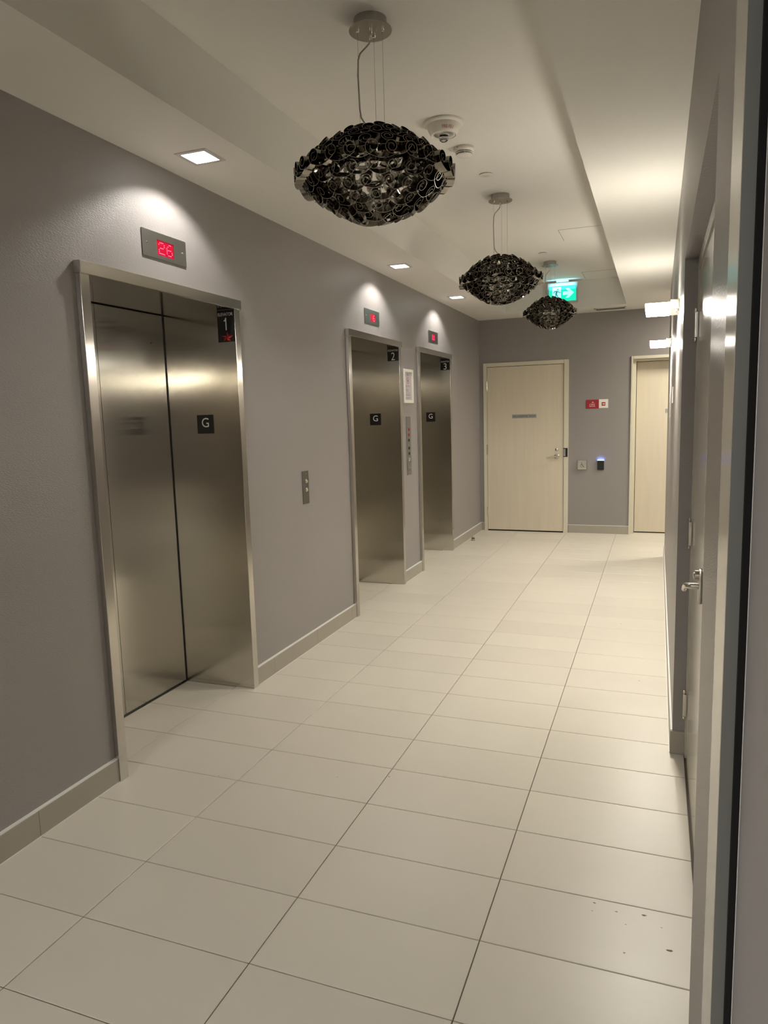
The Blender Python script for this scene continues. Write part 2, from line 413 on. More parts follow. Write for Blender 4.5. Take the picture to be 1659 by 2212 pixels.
def sign_fn(y):   # plane facing -y
    return lambda cx, cz: (lambda u, v, d=0.0: (cx + u, y - 0.0032 - d, cz + v))
nums = ['1', '2', '3']
for i, e in enumerate(EL):
    yj = e + EW
    zb = 1.953 if i == 0 else 2.008
    t = thing('number_sign', (0.068, yj, zb), ['tall black plate reading ELEVATOR 1 above a red star', 'black plate reading ELEVATOR 2 on the middle elevator jamb', 'black plate reading ELEVATOR 3 on the farthest elevator jamb'][i], 'sign', 'elevator number plates')
    MB().box(0.016, 0.1215, yj - .003, yj - .0002, zb, 2.1215).build('plate', M['black'], t)
    fn = sign_fn(yj)
    mb = MB(); f = fn(0.0675, 2.099); add_text(mb, 'ELEVATOR', w=0.092, h=0.0165, fn=lambda u, v: f(u, v), off=-.003)
    g = fn(0.0675, 2.048); 
    if i == 0: mb.prism([(-.001, -.033), (.005, -.033), (.005, .033), (.000, .033), (-.004, .022), (-.011, .019), (-.011, .014), (-.001, .015)], lambda u, v, d: g(u, v, d), 0, .0003)
    else: add_text(mb, nums[i], h=0.066, w=0.034, fn=lambda u, v: g(u, v), off=-.006)
    mb.build('lettering', M['white_txt'], t)
    if i == 0:
        R1, R2 = 0.043, 0.0165; cx, cz = 0.073, 1.976
        for par in (0, 1):
            mb = MB()
            for k in range(5):
                a = PI / 2 + k * 2 * PI / 5
                for s_ in (-1, 1):
                    if (s_ > 0) == bool(par):
                        b_ = a + s_ * PI / 5
                        pts = [(cx, cz), (cx + R1 * math.cos(a) * .9, cz + max(-.018, R1 * math.sin(a) * 0.75)), (cx + R2 * math.cos(b_), cz + R2 * math.sin(b_) * .8)]
                        mb.prism(pts, lambda u, v, d: (u, d, v), yj - .0045, yj - .003)
            mb.build('star', M['red_star_dark'] if par else M['red_star'], t)
    t = thing('floor_sign', (-0.1, yj, 1.463), ['black square plate with white letter G inside the nearest elevator', 'black square plate with white letter G inside the middle elevator', 'black square plate with white letter G inside the farthest elevator'][i], 'sign', 'floor letter plates')
    a_, b_ = ((-0.153, -0.046), (-0.168, -0.062), (-0.160, -0.056))[i]; z0 = (1.463, 1.450, 1.451)[i]
    MB().box(a_, b_, yj - .003, yj - .0002, z0, z0 + .104).build('plate', M['black'], t)
    mb = MB(); f2 = fn((a_ + b_) / 2, z0 + .061); add_text(mb, 'G', h=0.052, w=0.046, fn=lambda u, v: f2(u, v)); mb.build('lettering', M['white_txt'], t)

# ------------------------------------------------------------------ floor position indicators
FONT = {'2': ['01110', '10001', '00001', '01110', '10000', '10000', '11111'], '6': ['00110', '01000', '10000', '11110', '10001', '10001', '01110'],
        '1': ['00100', '01100', '00100', '00100', '00100', '00100', '01110']}
def indicator(y0, y1, z0, z1, sy0, sy1, sz0, sz1, txt, label):
    t = thing('floor_indicator', (XW, (y0 + y1) / 2, z0), label, 'display', 'floor indicators above the elevators')
    mb = MB(); x0, x1 = XW + .0005, XW + .006
    for a in ((y0, sy0, z0, z1), (sy1, y1, z0, z1), (sy0, sy1, z0, sz0), (sy0, sy1, sz1, z1)): mb.box(x0, x1, *a)
    mb.build('face_plate', M['steel_plate'], t)
    MB().box(XW - .003, XW + .002, sy0, sy1, sz0, sz1).build('screen', M['led_back'], t)
    n = len(txt); h = (sz1 - sz0) * .82; px = h / 7.0; py = (0.118 / 12.5)
    W_ = (n * 6 - 1) * py; ys = sy1 - .006 - W_
    for k, c in enumerate(txt):
        mb = MB()
        for r_, row in enumerate(FONT[c]):
            for q, b in enumerate(row):
                if b == '1':
                    cy = ys + (k * 6 + q + .5) * py; cz = sz1 - .006 - (r_ + .5) * px
                    d = .0017; mb.box(XW + .002, XW + .003, cy - d, cy + d, cz - d, cz + d)
        tag(mb.build('digit', M['led'], t), kind='stuff')
    for yy in (y0 + .028, y1 - .028):
        MB().lathe([(0, 0), (.0045, 0), (.0045, .0015), (.003, .003), (0, .003)], (x1, yy, (z0 + z1) / 2), 12, 'X').build('screw', M['chrome'], t, True)
indicator(1.441, 1.757, 2.275, 2.392, 1.540, 1.664, 2.293, 2.361, '26', 'steel floor indicator above the nearest elevator, red screen showing 26')
indicator(4.046, 4.358, 2.260, 2.371, 4.154, 4.275, 2.281, 2.343, '6', 'steel floor indicator above the middle elevator, red screen showing 6')
indicator(5.734, 6.044, 2.255, 2.366, 5.842, 5.950, 2.276, 2.338, '11', 'steel floor indicator above the farthest elevator, red screen showing 11')

# ------------------------------------------------------------------ call station, key switch panel, notice
t = thing('call_station', (XW, 2.925, .975), 'small vertical steel call plate with two round buttons between the first two elevators', 'call button')
MB().bbox(XW + .0005, XW + .005, 2.880, 2.966, 0.974, 1.190, .001).build('plate', M['call_plate'], t)
for z in (1.122, 1.066):
    MB().lathe([(0, 0), (.013, 0), (.013, .003), (.010, .004), (.010, .008), (.009, .0095), (0, .0095)], (XW + .005, 2.926, z), 24, 'X').build('button', M['chrome'], t, True)
for z in (1.172, 0.992):
    MB().lathe([(0, 0), (.003, 0), (.003, .0012), (0, .0012)], (XW + .005, 2.926, z), 12, 'X').build('screw', M['chrome'], t)
t = thing('key_switch_panel', (XW, 5.04, .98), 'tall narrow steel panel of indicator lamps and key switches below the framed notice', 'control panel')
MB().bbox(XW + .0005, XW + .005, 4.985, 5.098, 0.980, 1.520, .001).build('plate', M['steel_plate'], t)
for k, (z, mm, r) in enumerate([(1.422, 'chrome', .008), (1.400, 'red', .012), (1.352, 'red', .014), (1.302, 'black', .014), (1.228, 'black', .014), (1.180, 'black', .014), (1.125, 'chrome', .016), (1.050, 'chrome', .008), (1.008, 'chrome', .008)]):
    MB().lathe([(0, 0), (r, 0), (r, .003), (r * .8, .006), (0, .006)], (XW + .005, 5.042, z), 18, 'X').build('key_switch' if mm != 'red' else 'lamp', M[mm], t, True)

t = thing('framed_notice', (XW, 5.05, 1.642), 'white snap frame holding a no smoking notice between the middle and farthest elevators', 'notice')
y0, y1, z0, z1 = 4.925, 5.180, 1.642, 1.948
fw = .026
MB().bbox(XW + .001, XW + .017, y0, y0 + fw, z0, z1, .003).build('frame_rail', M['white'], t)
MB().bbox(XW + .001, XW + .017, y1 - fw, y1, z0, z1, .003).build('frame_rail', M['white'], t)
MB().bbox(XW + .001, XW + .0165, y0 + fw, y1 - fw, z0, z0 + fw, .003).build('frame_rail', M['white'], t)
MB().bbox(XW + .001, XW + .0165, y0 + fw, y1 - fw, z1 - fw, z1, .003).build('frame_rail', M['white'], t)
MB().box(XW + .001, XW + .004, y0 + fw - .002, y1 - fw + .002, z0 + fw - .002, z1 - fw + .002).build('paper', M['paper'], t)
mb = MB(); xx = XW + .0045; cy, cz = 5.05, 1.846
seg = 28
for k in range(seg):
    a, b = 2 * PI * k / seg, 2 * PI * (k + 1) / seg
    q = [(cy + r * math.cos(an), cz + r * math.sin(an)) for r, an in ((.030, a), (.030, b), (.025, b), (.025, a))]
    mb.prism(q, lambda u, v, d: (d, u, v), xx, xx + .0003)
mb.prism([(cy - .021, cz + .017), (cy - .017, cz + .021), (cy + .021, cz - .017), (cy + .017, cz - .021)], lambda u, v, d: (d, u, v), xx, xx + .0003)
mb.build('ring', M['red'], t)
mb = MB()
mb.box(xx, xx + .0002, cy - .016, cy + .016, cz - .006, cz + .001); mb.box(xx, xx + .0002, cy + .010, cy + .014, cz + .003, cz + .012)
mb.box(xx, xx + .0002, cy - .008, cy + .008, 1.903, 1.908); mb.box(xx, xx + .0002, cy - .012, cy + .012, 1.892, 1.898)
ln = [(1.800, .8), (1.792, .9), (1.782, .5), (1.772, .3), (1.764, .6), (1.756, .55), (1.748, .6), (1.732, .85), (1.718, .9), (1.710, .85), (1.690, .95), (1.682, .7)]
for z, wd in ln: mb.box(xx, xx + .0002, cy - .085, cy - .085 + .17 * wd, z, z + .0022)
tag(mb.build('printed_lines', mat('printed_grey', (0.12, 0.10, 0.11), 0.7), t), kind='stuff')

# ------------------------------------------------------------------ downlights
for i, (x, y) in enumerate(DL):
    t = thing('downlight', (x, y, ZL), ['square recessed downlight above the nearest elevator', 'square recessed downlight above the middle elevator', 'square recessed downlight above the farthest elevator'][i], 'ceiling light', 'square downlights in the lowered ceiling')
    mb = MB(); o = .080; q = .060; z0 = ZL - .004
    for c in ((x - o, x + o, y - o, y - q), (x - o, x + o, y + q, y + o), (x - o, x - q, y - q, y + q), (x + q, x + o, y - q, y + q)): mb.box(*c, z0, ZL - .0003)
    mb.build('trim_ring', M['trim'], t)
    mb = MB(); zt = ZL + .075; a = .040
    lo = [(x - q, y - q, z0 + .001), (x + q, y - q, z0 + .001), (x + q, y + q, z0 + .001), (x - q, y + q, z0 + .001)]
    hi = [(x - a, y - a, zt), (x + a, y - a, zt), (x + a, y + a, zt), (x - a, y + a, zt)]
    mb.add(lo + hi, [(0, 1, 5, 4), (1, 2, 6, 5), (2, 3, 7, 6), (3, 0, 4, 7), (4, 5, 6, 7)])
    mb.build('reflector', M['reflector'], t)
    MB().lathe([(0, 0), (.030, 0), (.033, .004), (.033, .012), (0, .012)], (x, y, ZL + .058), 24).build('lamp', M['lamp_face'], t, True)
    lamp('downlight_beam', 'SPOT', (x, y, ZL + .030), P_DOWN, C_DOWN, 0.022, spot=math.radians(126), blend=0.4, parent=t)

# ------------------------------------------------------------------ wall sconces on the right wall
for i, (y0, y1) in enumerate(((2.72, 3.05), (4.93, 5.30))):
    t = thing('wall_sconce', (XR, (y0 + y1) / 2, 2.035), ['lit slab sconce nearer the viewer, high on the right wall', 'lit slab sconce farther away on the right wall, near the side corridor'][i], 'wall light', 'slab sconces on the right wall')
    MB().bbox(2.305, XR - .0005, y0 + .02, y1 - .02, 2.033, 2.080, .003).build('mounting_body', M['sconce_body'], t)
    MB().bbox(2.183, 2.304, y0, y1, 2.041, 2.065, .003).build('opal_shade', M['sconce_top'], t)
    MB().bbox(2.185, 2.302, y0 + .002, y1 - .002, 2.035, 2.0405, .001).build('diffuser', M['sconce'], t)
    MB().lathe([(0, 0), (.009, 0), (.009, .012), (0, .012)], (2.335, y0 + .05, 2.018), 12).build('thumb_nut', M['chrome'], t, True)

# ------------------------------------------------------------------ side corridor lamp, and unseen lobby lights added for fill and steel reflections
def panel_light(x, y, p, col, label, sx=.5, sy=.5, zc=ZL):
    t = thing('ceiling_panel_light', (x, y, zc), label, 'ceiling light')
    mb = MB(); mb.bbox(x - sx / 2, x + sx / 2, y - sy / 2, y + sy / 2, zc - .02, zc - .0005, .003); mb.build('housing', M['white'], t)
    lamp('panel_glow', 'AREA', (x, y, zc - .024), p, col, sx * .9, sy * .9, parent=t)
panel_light(3.25, 7.25, P_SIDE, C_WARM, 'square ceiling panel light in the side corridor past the right wall')
for x, y, lb in ((1.0, -3.6, 'unseen fill panel added behind the viewer, nearest one'), (1.0, -6.6, 'unseen fill panel added behind the viewer, farther one')):
    t = thing('ceiling_panel_light', (x, y, ZO), lb, 'ceiling light')  # panel out of view, added to fill the corridor with light
    MB().bbox(x - .46, x + .46, y - .46, y + .46, ZO - .03, ZO - .0005, .003).build('housing', M['white'], t)
    MB().box(x - .42, x + .42, y - .42, y + .42, ZO - .034, ZO - .0302).build('diffuser', M['fill_panel'], t)
for c, lb in (((6.90, 6.985, -10.8, -4.6), 'unseen linear light added on the right lobby wall for steel reflections'), ((3.0, 6.8, -10.985, -10.90), 'unseen linear light added on the far lobby wall for steel reflections')):
    t = thing('added_linear_light', (c[0], c[2], 2.50), lb, 'wall light')  # long light out of view, added to show in the steel
    MB().bbox(*c, 2.53, 2.56, .003).build('housing', M['white'], t)
    MB().box(c[0] + .01, c[1] - .01, c[2] + .01, c[3] - .01, 2.43, 2.53).build('diffuser', M['linear'], t)

# ------------------------------------------------------------------ back wall doors
d1 = struct('door_1')
fy = YB - .014
mb = MB()
mb.bbox(0.152, 0.196, fy, YB + .06, 0.0, 2.155, .0015); mb.bbox(1.163, 1.219, fy, YB + .06, 0.0, 2.155, .0015); mb.bbox(0.1965, 1.1625, fy, YB + .06, 2.108, 2.155, .0015)
mb.build('door_frame', M['frame'], d1)
MB().box(0.196, 1.163, YB + .008, YB + .07, 0, 2.108).build('door_gap', M['dark'], d1)
leaf = MB().bbox(0.2005, 1.1585, YB - .006, YB + .03, 0.016, 2.103, .001).build('door_leaf', M['door'], d1)
hy = YB - .006
for z in (1.862, 1.057, 0.250):
    mb = MB(); mb.lathe([(0, 0), (.007, 0), (.007, .115), (0, .115)], (0.198, hy - .006, z - .0575), 14)
    mb.lathe([(0, 0), (.0085, 0), (.0085, .006), (0, .006)], (0.198, hy - .006, z - .0645), 14); mb.lathe([(0, 0), (.0085, 0), (.0085, .006), (0, .006)], (0.198, hy - .006, z + .058), 14)
    mb.build('hinge', M['chrome'], d1, True)
MB().lathe([(0, 0), (.022, 0), (.020, -.008), (.012, -.012), (0, -.012)], (1.078, hy, 1.052), 24, 'Y').build('deadbolt', M['nickel'], d1, True)
hd = MB().lathe([(0, 0), (.033, 0), (.032, -.006), (.028, -.010), (.012, -.011), (.011, -.045), (0, -.045)], (1.078, hy, 0.965), 28, 'Y').build('handle', M['nickel'], d1, True)
MB().tube([(1.080, hy - .050, .966), (1.060, hy - .053, .967), (1.02, hy - .052, .962), (.985, hy - .050, .958), (.962, hy - .049, .957)], [.0105, .010, .0085, .008, .0075], 12).build('lever', M['nickel'], hd, True)
sk = MB().bbox(1.160, 1.212, hy - .013, hy - .002, .960, 1.070, .001).build('electric_strike', M['black'], d1)
MB().bbox(1.163, 1.187, hy - .0155, hy - .013, .970, 1.060, .001).build('strike_plate', M['nickel'], sk)
t = thing('door_sign', (0.672, hy, 1.45), 'small grey plate reading MULTI-PURPOSE ROOM on the maple door', 'sign')
MB().bbox(0.519, 0.826, hy - .003, hy - .0003, 1.452, 1.500, .0006).build('plate', M['plaque'], t)
mb = MB(); add_text(mb, 'MULTI-PURPOSE  ROOM', w=0.278, h=0.022, fn=lambda u, v: (0.6725 + u, hy - .0035, 1.476 + v)); mb.build('lettering', M['grey_txt'], t)

d2 = struct('door_2')
mb = MB()
mb.bbox(1.946, 1.966, fy, YB + .20, 0, 2.152, .0015); mb.bbox(1.966, 2.000, YB + .05, YB + .2, 0, 2.12, .0015); mb.bbox(2.93, 2.97, fy, YB + .2, 0, 2.152, .0015)
mb.bbox(1.967, 2.929, fy, YB + .2, 2.118, 2.152, .0015); mb.bbox(2.001, 2.929, YB + .05, YB + .2, 2.095, 2.117, .0015)
mb.build('door_frame', M['frame'], d2)
MB().box(2.0, 2.93, 8.125, 8.155, 0, 2.095).build('door_gap', M['dark'], d2)
MB().bbox(2.006, 2.925, 8.085, 8.12, 0.014, 2.09, .001).build('door_leaf', M['door'], d2)
t = thing('washroom_sign', (2.40, 8.085, 1.47), 'grey plate with a ring symbol on the door behind the right wall corner', 'sign')
MB().bbox(2.338, 2.45, 8.081, 8.0847, 1.475, 1.522, .0006).build('plate', M['plaque'], t)
mb = MB()
for k in range(20):
    a, b = 2 * PI * k / 20, 2 * PI * (k + 1) / 20
    mb.prism([(2.385 + r * math.cos(an), 1.498 + r * math.sin(an)) for r, an in ((.016, a), (.016, b), (.011, b), (.011, a))], lambda u, v, d: (u, d, v), 8.0802, 8.0808)
mb.build('symbol', M['grey_txt'], t)

# direction sign : red block with logo, white block with arrow
t = thing('direction_sign', (1.556, YB, 1.55), 'red and white wall sign with cmi logo and an arrow, between the two back doors', 'sign')
MB().bbox(1.427, 1.579, YB - .004, YB - .0003, 1.548, 1.655, .0008).build('red_panel', M['red'], t)
MB().bbox(1.5792, 1.687, YB - .004, YB - .0003, 1.550, 1.657, .0008).build('white_panel', mat('white_panel', (0.75, 0.72, 0.66), 0.5), t)
MB().box(1.611, 1.655, YB - .0046, YB - .004, 1.578, 1.622).build('arrow_square', M['red'], t)
mb = MB(); mb.prism([(1.619, 1.596), (1.635, 1.596), (1.635, 1.587), (1.650, 1.600), (1.635, 1.613), (1.635, 1.604), (1.619, 1.604)], lambda u, v, d: (u, d, v), YB - .0052, YB - .0047)
mb.build('arrow', M['white_txt'], t)
mb = MB(); yy = YB - .0045
add_text(mb, 'cmi', w=.062, h=.044, fn=lambda u, v: (1.500 + u, yy, 1.596 + v))
mb.box(1.466, 1.540, yy - .0002, yy, 1.5695, 1.5725)
mb.prism([(1.494, 1.618), (1.500, 1.628), (1.512, 1.631), (1.518, 1.621), (1.512, 1.615)], lambda u, v, d: (u, d, v), yy - .0004, yy)
mb.build('logo', mat('logo_pink', (0.75, 0.45, 0.45), 0.5), t)

t = thing('door_opener_button', (1.39, YB, .80), 'square steel accessible door button with wheelchair symbol on the back wall', 'button')
MB().bbox(1.330, 1.448, YB - .022, YB - .0003, .801, .918, .006).build('push_plate', M['nickel'], t)
mb = MB(); yy = YB - .0224; cx, cz = 1.386, .850
for k in range(13):
    a, b = math.radians(100 + k * 20), math.radians(100 + (k + 1) * 20)
    mb.prism([(cx + r * math.cos(an), cz + r * math.sin(an)) for r, an in ((.020, a), (.020, b), (.0165, b), (.0165, a))], lambda u, v, d: (u, d, v), yy - .0004, yy)
def seg2(mb, p, q, wd, fn, d0, d1):
    dx, dz = q[0] - p[0], q[1] - p[1]; L = math.hypot(dx, dz); nx, nz = -dz / L * wd / 2, dx / L * wd / 2
    mb.prism([(p[0] + nx, p[1] + nz), (q[0] + nx, q[1] + nz), (q[0] - nx, q[1] - nz), (p[0] - nx, p[1] - nz)], fn, d0, d1)
fnb = lambda u, v, d: (u, d, v)
seg2(mb, (cx - .002, cz + .030), (cx, cz + .002), .0045, fnb, yy - .0004, yy); seg2(mb, (cx - .001, cz + .016), (cx + .014, cz + .016), .0035, fnb, yy - .0004, yy)
seg2(mb, (cx, cz + .004), (cx + .016, cz + .003), .0045, fnb, yy - .0004, yy); seg2(mb, (cx + .015, cz + .003), (cx + .023, cz - .015), .0045, fnb, yy - .0004, yy)
seg2(mb, (cx + .021, cz - .015), (cx + .029, cz - .012), .0035, fnb, yy - .0004, yy)
mb.lathe([(0, 0), (.0045, 0), (.0045, -.0004), (0, -.0004)], (cx - .003, yy, cz + .038), 14, 'Y')
mb.build('wheelchair_symbol', M['grey_txt'], t)
t = thing('card_reader', (1.61, YB, .80), 'black card reader with glowing blue top edge on the back wall', 'card reader')
MB().bbox(1.571, 1.648, YB - .022, YB - .0003, .797, .912, .006).build('case', M['black'], t)
MB().bbox(1.569, 1.650, YB - .016, YB - .001, .9125, .923, .003).build('light_bar', M['blue_led'], t)
lamp('reader_glow', 'AREA', (1.61, YB - .012, .927), 0.03, (0.25, 0.35, 1.0), .07, .015, rot=(PI, 0, 0), parent=t)

# floor door stop
t = thing('door_stop', (0.190, 7.12, 0), 'short round metal door stop on the floor by the left wall near the maple door', 'door stop')
MB().lathe([(0, 0), (.030, 0), (.030, .004), (.018, .006), (.018, .040), (.014, .044), (0, .044)], (.190, 7.12, .0003), 20).build('post', M['nickel'], t, True)
MB().lathe([(.0185, 0), (.0205, .001), (.0205, .010), (.0185, .011)], (.190, 7.12, .022), 20).build('bumper', M['rubber'], t, True)

# ------------------------------------------------------------------ right side : recessed double door, painted glossy
d3 = struct('door_3')
mb = MB()
mb.bbox(2.398, 2.445, 1.972, 2.008, 0.0, 2.134, .001); mb.bbox(2.398, 2.445, 0.227, 0.262, 0, 2.134, .001); mb.bbox(2.398, 2.445, .263, 1.971, 2.086, 2.134, .001)
mb.build('door_frame', M['gloss_frame'], d3)
MB().box(2.425, 2.455, .262, 1.972, 0, 2.086).build('door_gap', M['dark'], d3)
for a, b in ((0.265, 1.114), (1.118, 1.969)):
    MB().bbox(XD + .002, 2.43, a, b, 0.010, 2.083, .0012).build('door_leaf', M['gloss'], d3)
for z in (1.868, 1.005, 0.245):
    mb = MB(); hx, hyy = 2.392, 1.975
    mb.lathe([(0, 0), (.0065, 0), (.0065, .100), (0, .100)], (hx, hyy, z - .05), 14)
    mb.lathe([(0, 0), (.0065, 0), (.0065, .012), (.004, .015), (0, .015)], (hx, hyy, z + .052), 14); mb.lathe([(0, 0), (.004, 0), (.0065, .003), (.0065, .015), (0, .015)], (hx, hyy, z - .067), 14)
    mb.box(hx, 2.400, hyy - .012, hyy + .012, z - .05, z + .05)
    mb.build('hinge', M['nickel'], d3, True)
hs_ = MB(); yy = 1.245; xx = XD + .002
hs_.bbox(xx - .010, xx, yy - .024, yy + .024, .893, 1.006, .003)
hb = hs_.build('handle', M['nickel'], d3, True)
MB().lathe([(0, 0), (.017, 0), (.017, -.012), (.014, -.016), (0, -.016)], (xx - .010, yy, .985), 22, 'X').build('lock_cylinder', M['nickel'], hb, True)
MB().tube([(xx - .008, yy, .948), (xx - .030, yy, .948), (xx - .041, yy + .010, .946), (xx - .046, yy + .040, .940), (xx - .049, yy + .075, .928), (xx - .050, yy + .100, .912)], [.010, .010, .0095, .009, .0085, .008], 12).build('lever', M['nickel'], hb, True)

# near door at the viewer's elbow : casing, rebate, dark gap strip, grey slab
d4 = struct('door_4')
mb = MB(); mb.bbox(2.340, 2.362, -.337, -.197, 0, 2.44, .001); mb.build('door_frame', M['gloss_frame'], d4)
MB().box(2.3405, 2.3555, -.3385, -.3372, 0, 2.43).build('rebate_face', M['grey_jamb'], d4)
MB().box(2.3557, 2.385, -.350, -.3372, 0, 2.43).build('dark_gap_strip', M['dark'], d4)  # black strip between the rebate and the slab
MB().bbox(2.3636, 2.405, -1.50, -.352, 0.008, 2.425, .0012).build('door_leaf', M['grey_door'], d4)
mb = MB(); mb.box(2.3630, 2.3638, -.3548, -.3518, 0.008, 2.425); mb.build('worn_edge', M['pale_strip'], d4)
MB().box(2.405, 2.465, -1.55, -.205, 0, 2.44).build('door_gap', M['dark'], d4)

# small framed plate on the right wall
t = thing('wall_plate', (XR, 3.93, 1.57), 'thin pale plate seen edge-on on the right wall between the two sconces', 'wall plate')
MB().bbox(XR - .006, XR - .0003, 3.865, 4.005, 1.565, 1.672, .001).build('plate', mat('pale_plate', (0.7, 0.62, 0.58), 0.4), t)
MB().lathe([(0, 0), (.003, 0), (.003, -.001), (0, -.001)], (XR - .006, 3.935, 1.62), 10, 'X').build('screw', M['chrome'], t)

# ------------------------------------------------------------------ ceiling devices
def horn():
    x, y = 1.213, 2.435
    t = thing('fire_alarm_strobe', (x, y, ZH), 'round white ceiling fire alarm with clear strobe and red FIRE-FEU print', 'fire alarm')
    MB().lathe([(0, 0), (.100, 0), (.102, -.004), (.100, -.010), (.088, -.014), (0, -.014)], (x, y, ZH), 48).build('base_ring', M['white'], t, True)
    MB().lathe([(0, 0), (.082, 0), (.082, -.010), (.066, -.044), (.063, -.046), (.060, -.043), (0, -.043)], (x, y, ZH - .014), 48).build('body', M['white'], t, True)
    mb = MB()
    for k in range(40):
        a = 2 * PI * k / 40; c, s = math.cos(a), math.sin(a); c2, s2 = math.cos(a + .35), math.sin(a + .35)
        p, q = Vector((c * .028, s * .028, 0)), Vector((c2 * .050, s2 * .050, 0)); n = (q - p).normalized().cross(Vector((0, 0, 1))) * .0011
        mb.add([(x + v.x, y + v.y, z) for z in (ZH - .0568, ZH - .0582) for v in (p + n, q + n, q - n, p - n)], [(0, 1, 2, 3), (7, 6, 5, 4), (0, 4, 5, 1), (1, 5, 6, 2), (2, 6, 7, 3), (3, 7, 4, 0)])
    tag(mb.build('grille', M['shade_side'], t), kind='stuff')
    MB().lathe([(.026, 0), (.026, -.004), (.0, -.004)], (x, y, ZH - .057), 30).build('lens_collar', M['white'], t, True)
    MB().lathe([(0, 0), (.022, 0), (.023, -.014), (.020, -.024), (.012, -.029), (0, -.030)], (x, y, ZH - .061), 28).build('strobe_lens', M['glass'], t, True)
    MB().tube([(x - .012, y, ZH - .077), (x + .012, y, ZH - .077)], .003, 8).build('flash_tube', M['chrome'], t)
    a0 = math.atan2(-3.73, 1.04) + math.radians(17)
    def cone(u, v, ac):
        r = .0735 + v * .47; a = ac + u / .073; return (x + (r + .0012) * math.cos(a), y + (r + .0012) * math.sin(a), ZH - .0425 + v)
    for off in (0, -2.09):
        mb = MB(); add_text(mb, 'FIRE-FEU', w=.058, h=.0135, fn=lambda u, v: cone(u, v, a0 + off)); mb.build('lettering', M['red_txt'], t)
horn()
def smoke():
    x, y = 1.222, 2.815
    t = thing('smoke_detector', (x, y, ZH), 'small round white smoke detector just beyond the ceiling fire alarm', 'smoke detector')
    MB().lathe([(0, 0), (.055, 0), (.056, -.004), (.056, -.014), (.050, -.022), (.048, -.024), (0, -.024)], (x, y, ZH), 40).build('base', M['white'], t, True)
    MB().lathe([(0, 0), (.043, 0), (.043, -.016), (0, -.016)], (x, y, ZH - .024), 40).build('dark_slot', M['dark'], t, True)
    mb = MB(); mb.lathe([(.043, -.004), (.0475, -.0042), (.0475, -.0085), (.043, -.0087)], (x, y, ZH - .024), 40); mb.build('louvre_ring', M['white'], t, True)
    MB().lathe([(0, 0), (.045, 0), (.044, -.005), (.030, -.011), (0, -.012)], (x, y, ZH - .037), 40).build('cap', M['white'], t, True)
    mb = MB()
    for k in range(8):
        a = 2 * PI * k / 8 + .3; mb.box(x + .045 * math.cos(a) - .001, x + .045 * math.cos(a) + .001, y + .045 * math.sin(a) - .001, y + .045 * math.sin(a) + .001, ZH - .038, ZH - .022)
    tag(mb.build('ribs', M['white'], t), kind='stuff')
    a = math.atan2(-3.73, 1.04) - .75
    MB().lathe([(0, 0), (.0025, 0), (.0025, -.001), (0, -.001)], (x + .0566 * math.cos(a), y + .0566 * math.sin(a), ZH - .008), 10, 'Y').build('indicator_hole', M['dark'], t)
smoke()
for (x, y, lb) in ((1.236, 3.305, 'flat round white sprinkler cover on the ceiling between the first two pendants'), (1.221, 5.735, 'flat round white sprinkler cover on the ceiling before the farthest pendant')):
    t = thing('sprinkler_cover', (x, y, ZH), lb, 'sprinkler')
    MB().lathe([(0, 0), (.030, 0), (.030, -.005), (0, -.005)], (x, y, ZH), 28).build('neck', M['dark'], t)
    MB().lathe([(0, -.004), (.041, -.004), (.041, -.0055), (.039, -.0065), (0, -.0065)], (x, y, ZH), 36).build('plate', M['cream_plain'], t, True)
for (y0, y1, lb) in ((4.925, 5.330, 'flush square ceiling access panel nearer the viewer, with dark joint'), (6.885, 7.300, 'flush square ceiling access panel near the exit sign')):
    t = thing('access_panel', (1.66, (y0 + y1) / 2, ZH), lb, 'access panel', None)
    mb = MB(); x0, x1 = 1.462, 1.865; g = .004
    for c in ((x0, x1, y0, y0 + g), (x0, x1, y1 - g * .4, y1), (x0, x0 + g, y0, y1), (x1 - g, x1, y0, y1)): mb.box(*c, ZH - .0006, ZH - .0001)
    mb.build('joint', mat('panel_joint', (0.14, 0.12, 0.09), 0.8), t)
    MB().box(x0 + g, x1 - g, y0 + g, y1 - g * .4, ZH - .0014, ZH - .0002).build('panel', M['ceiling'], t)
# vent in the soffit before the back wall
t = thing('air_vent', (1.71, 7.69, ZL), 'long white slotted air vent in the lowered ceiling beside the back wall', 'vent')
mb = MB(); x0, x1, y0, y1 = 1.535, 1.888, 7.590, 7.785
for c in ((x0, x1, y0, y0 + .018), (x0, x1, y1 - .018, y1), (x0, x0 + .018, y0, y1), (x1 - .018, x1, y0, y1)): mb.box(*c, ZL - .006, ZL - .0003)
mb.build('vent_frame', M['cream_plain'], t)
MB().box(x0 + .016, x1 - .016, y0 + .016, y1 - .016, ZL - .0012, ZL - .0003).build('backing', M['shade_side'], t)
for k in range(9):
    yy = y0 + .026 + k * .0178
    mb = MB(); mb.add([(x0 + .018, yy, ZL - .005), (x1 - .018, yy, ZL - .005), (x1 - .018, yy + .011, ZL - .0015), (x0 + .018, yy + .011, ZL - .0015), (x0 + .018, yy, ZL - .004), (x1 - .018, yy, ZL - .004), (x1 - .018, yy + .011, ZL - .0005), (x0 + .018, yy + .011, ZL - .0005)],
                      [(0, 1, 2, 3), (7, 6, 5, 4), (0, 4, 5, 1), (1, 5, 6, 2), (2, 6, 7, 3), (3, 7, 4, 0)])
    mb.build('slat', M['shade_side'], t)

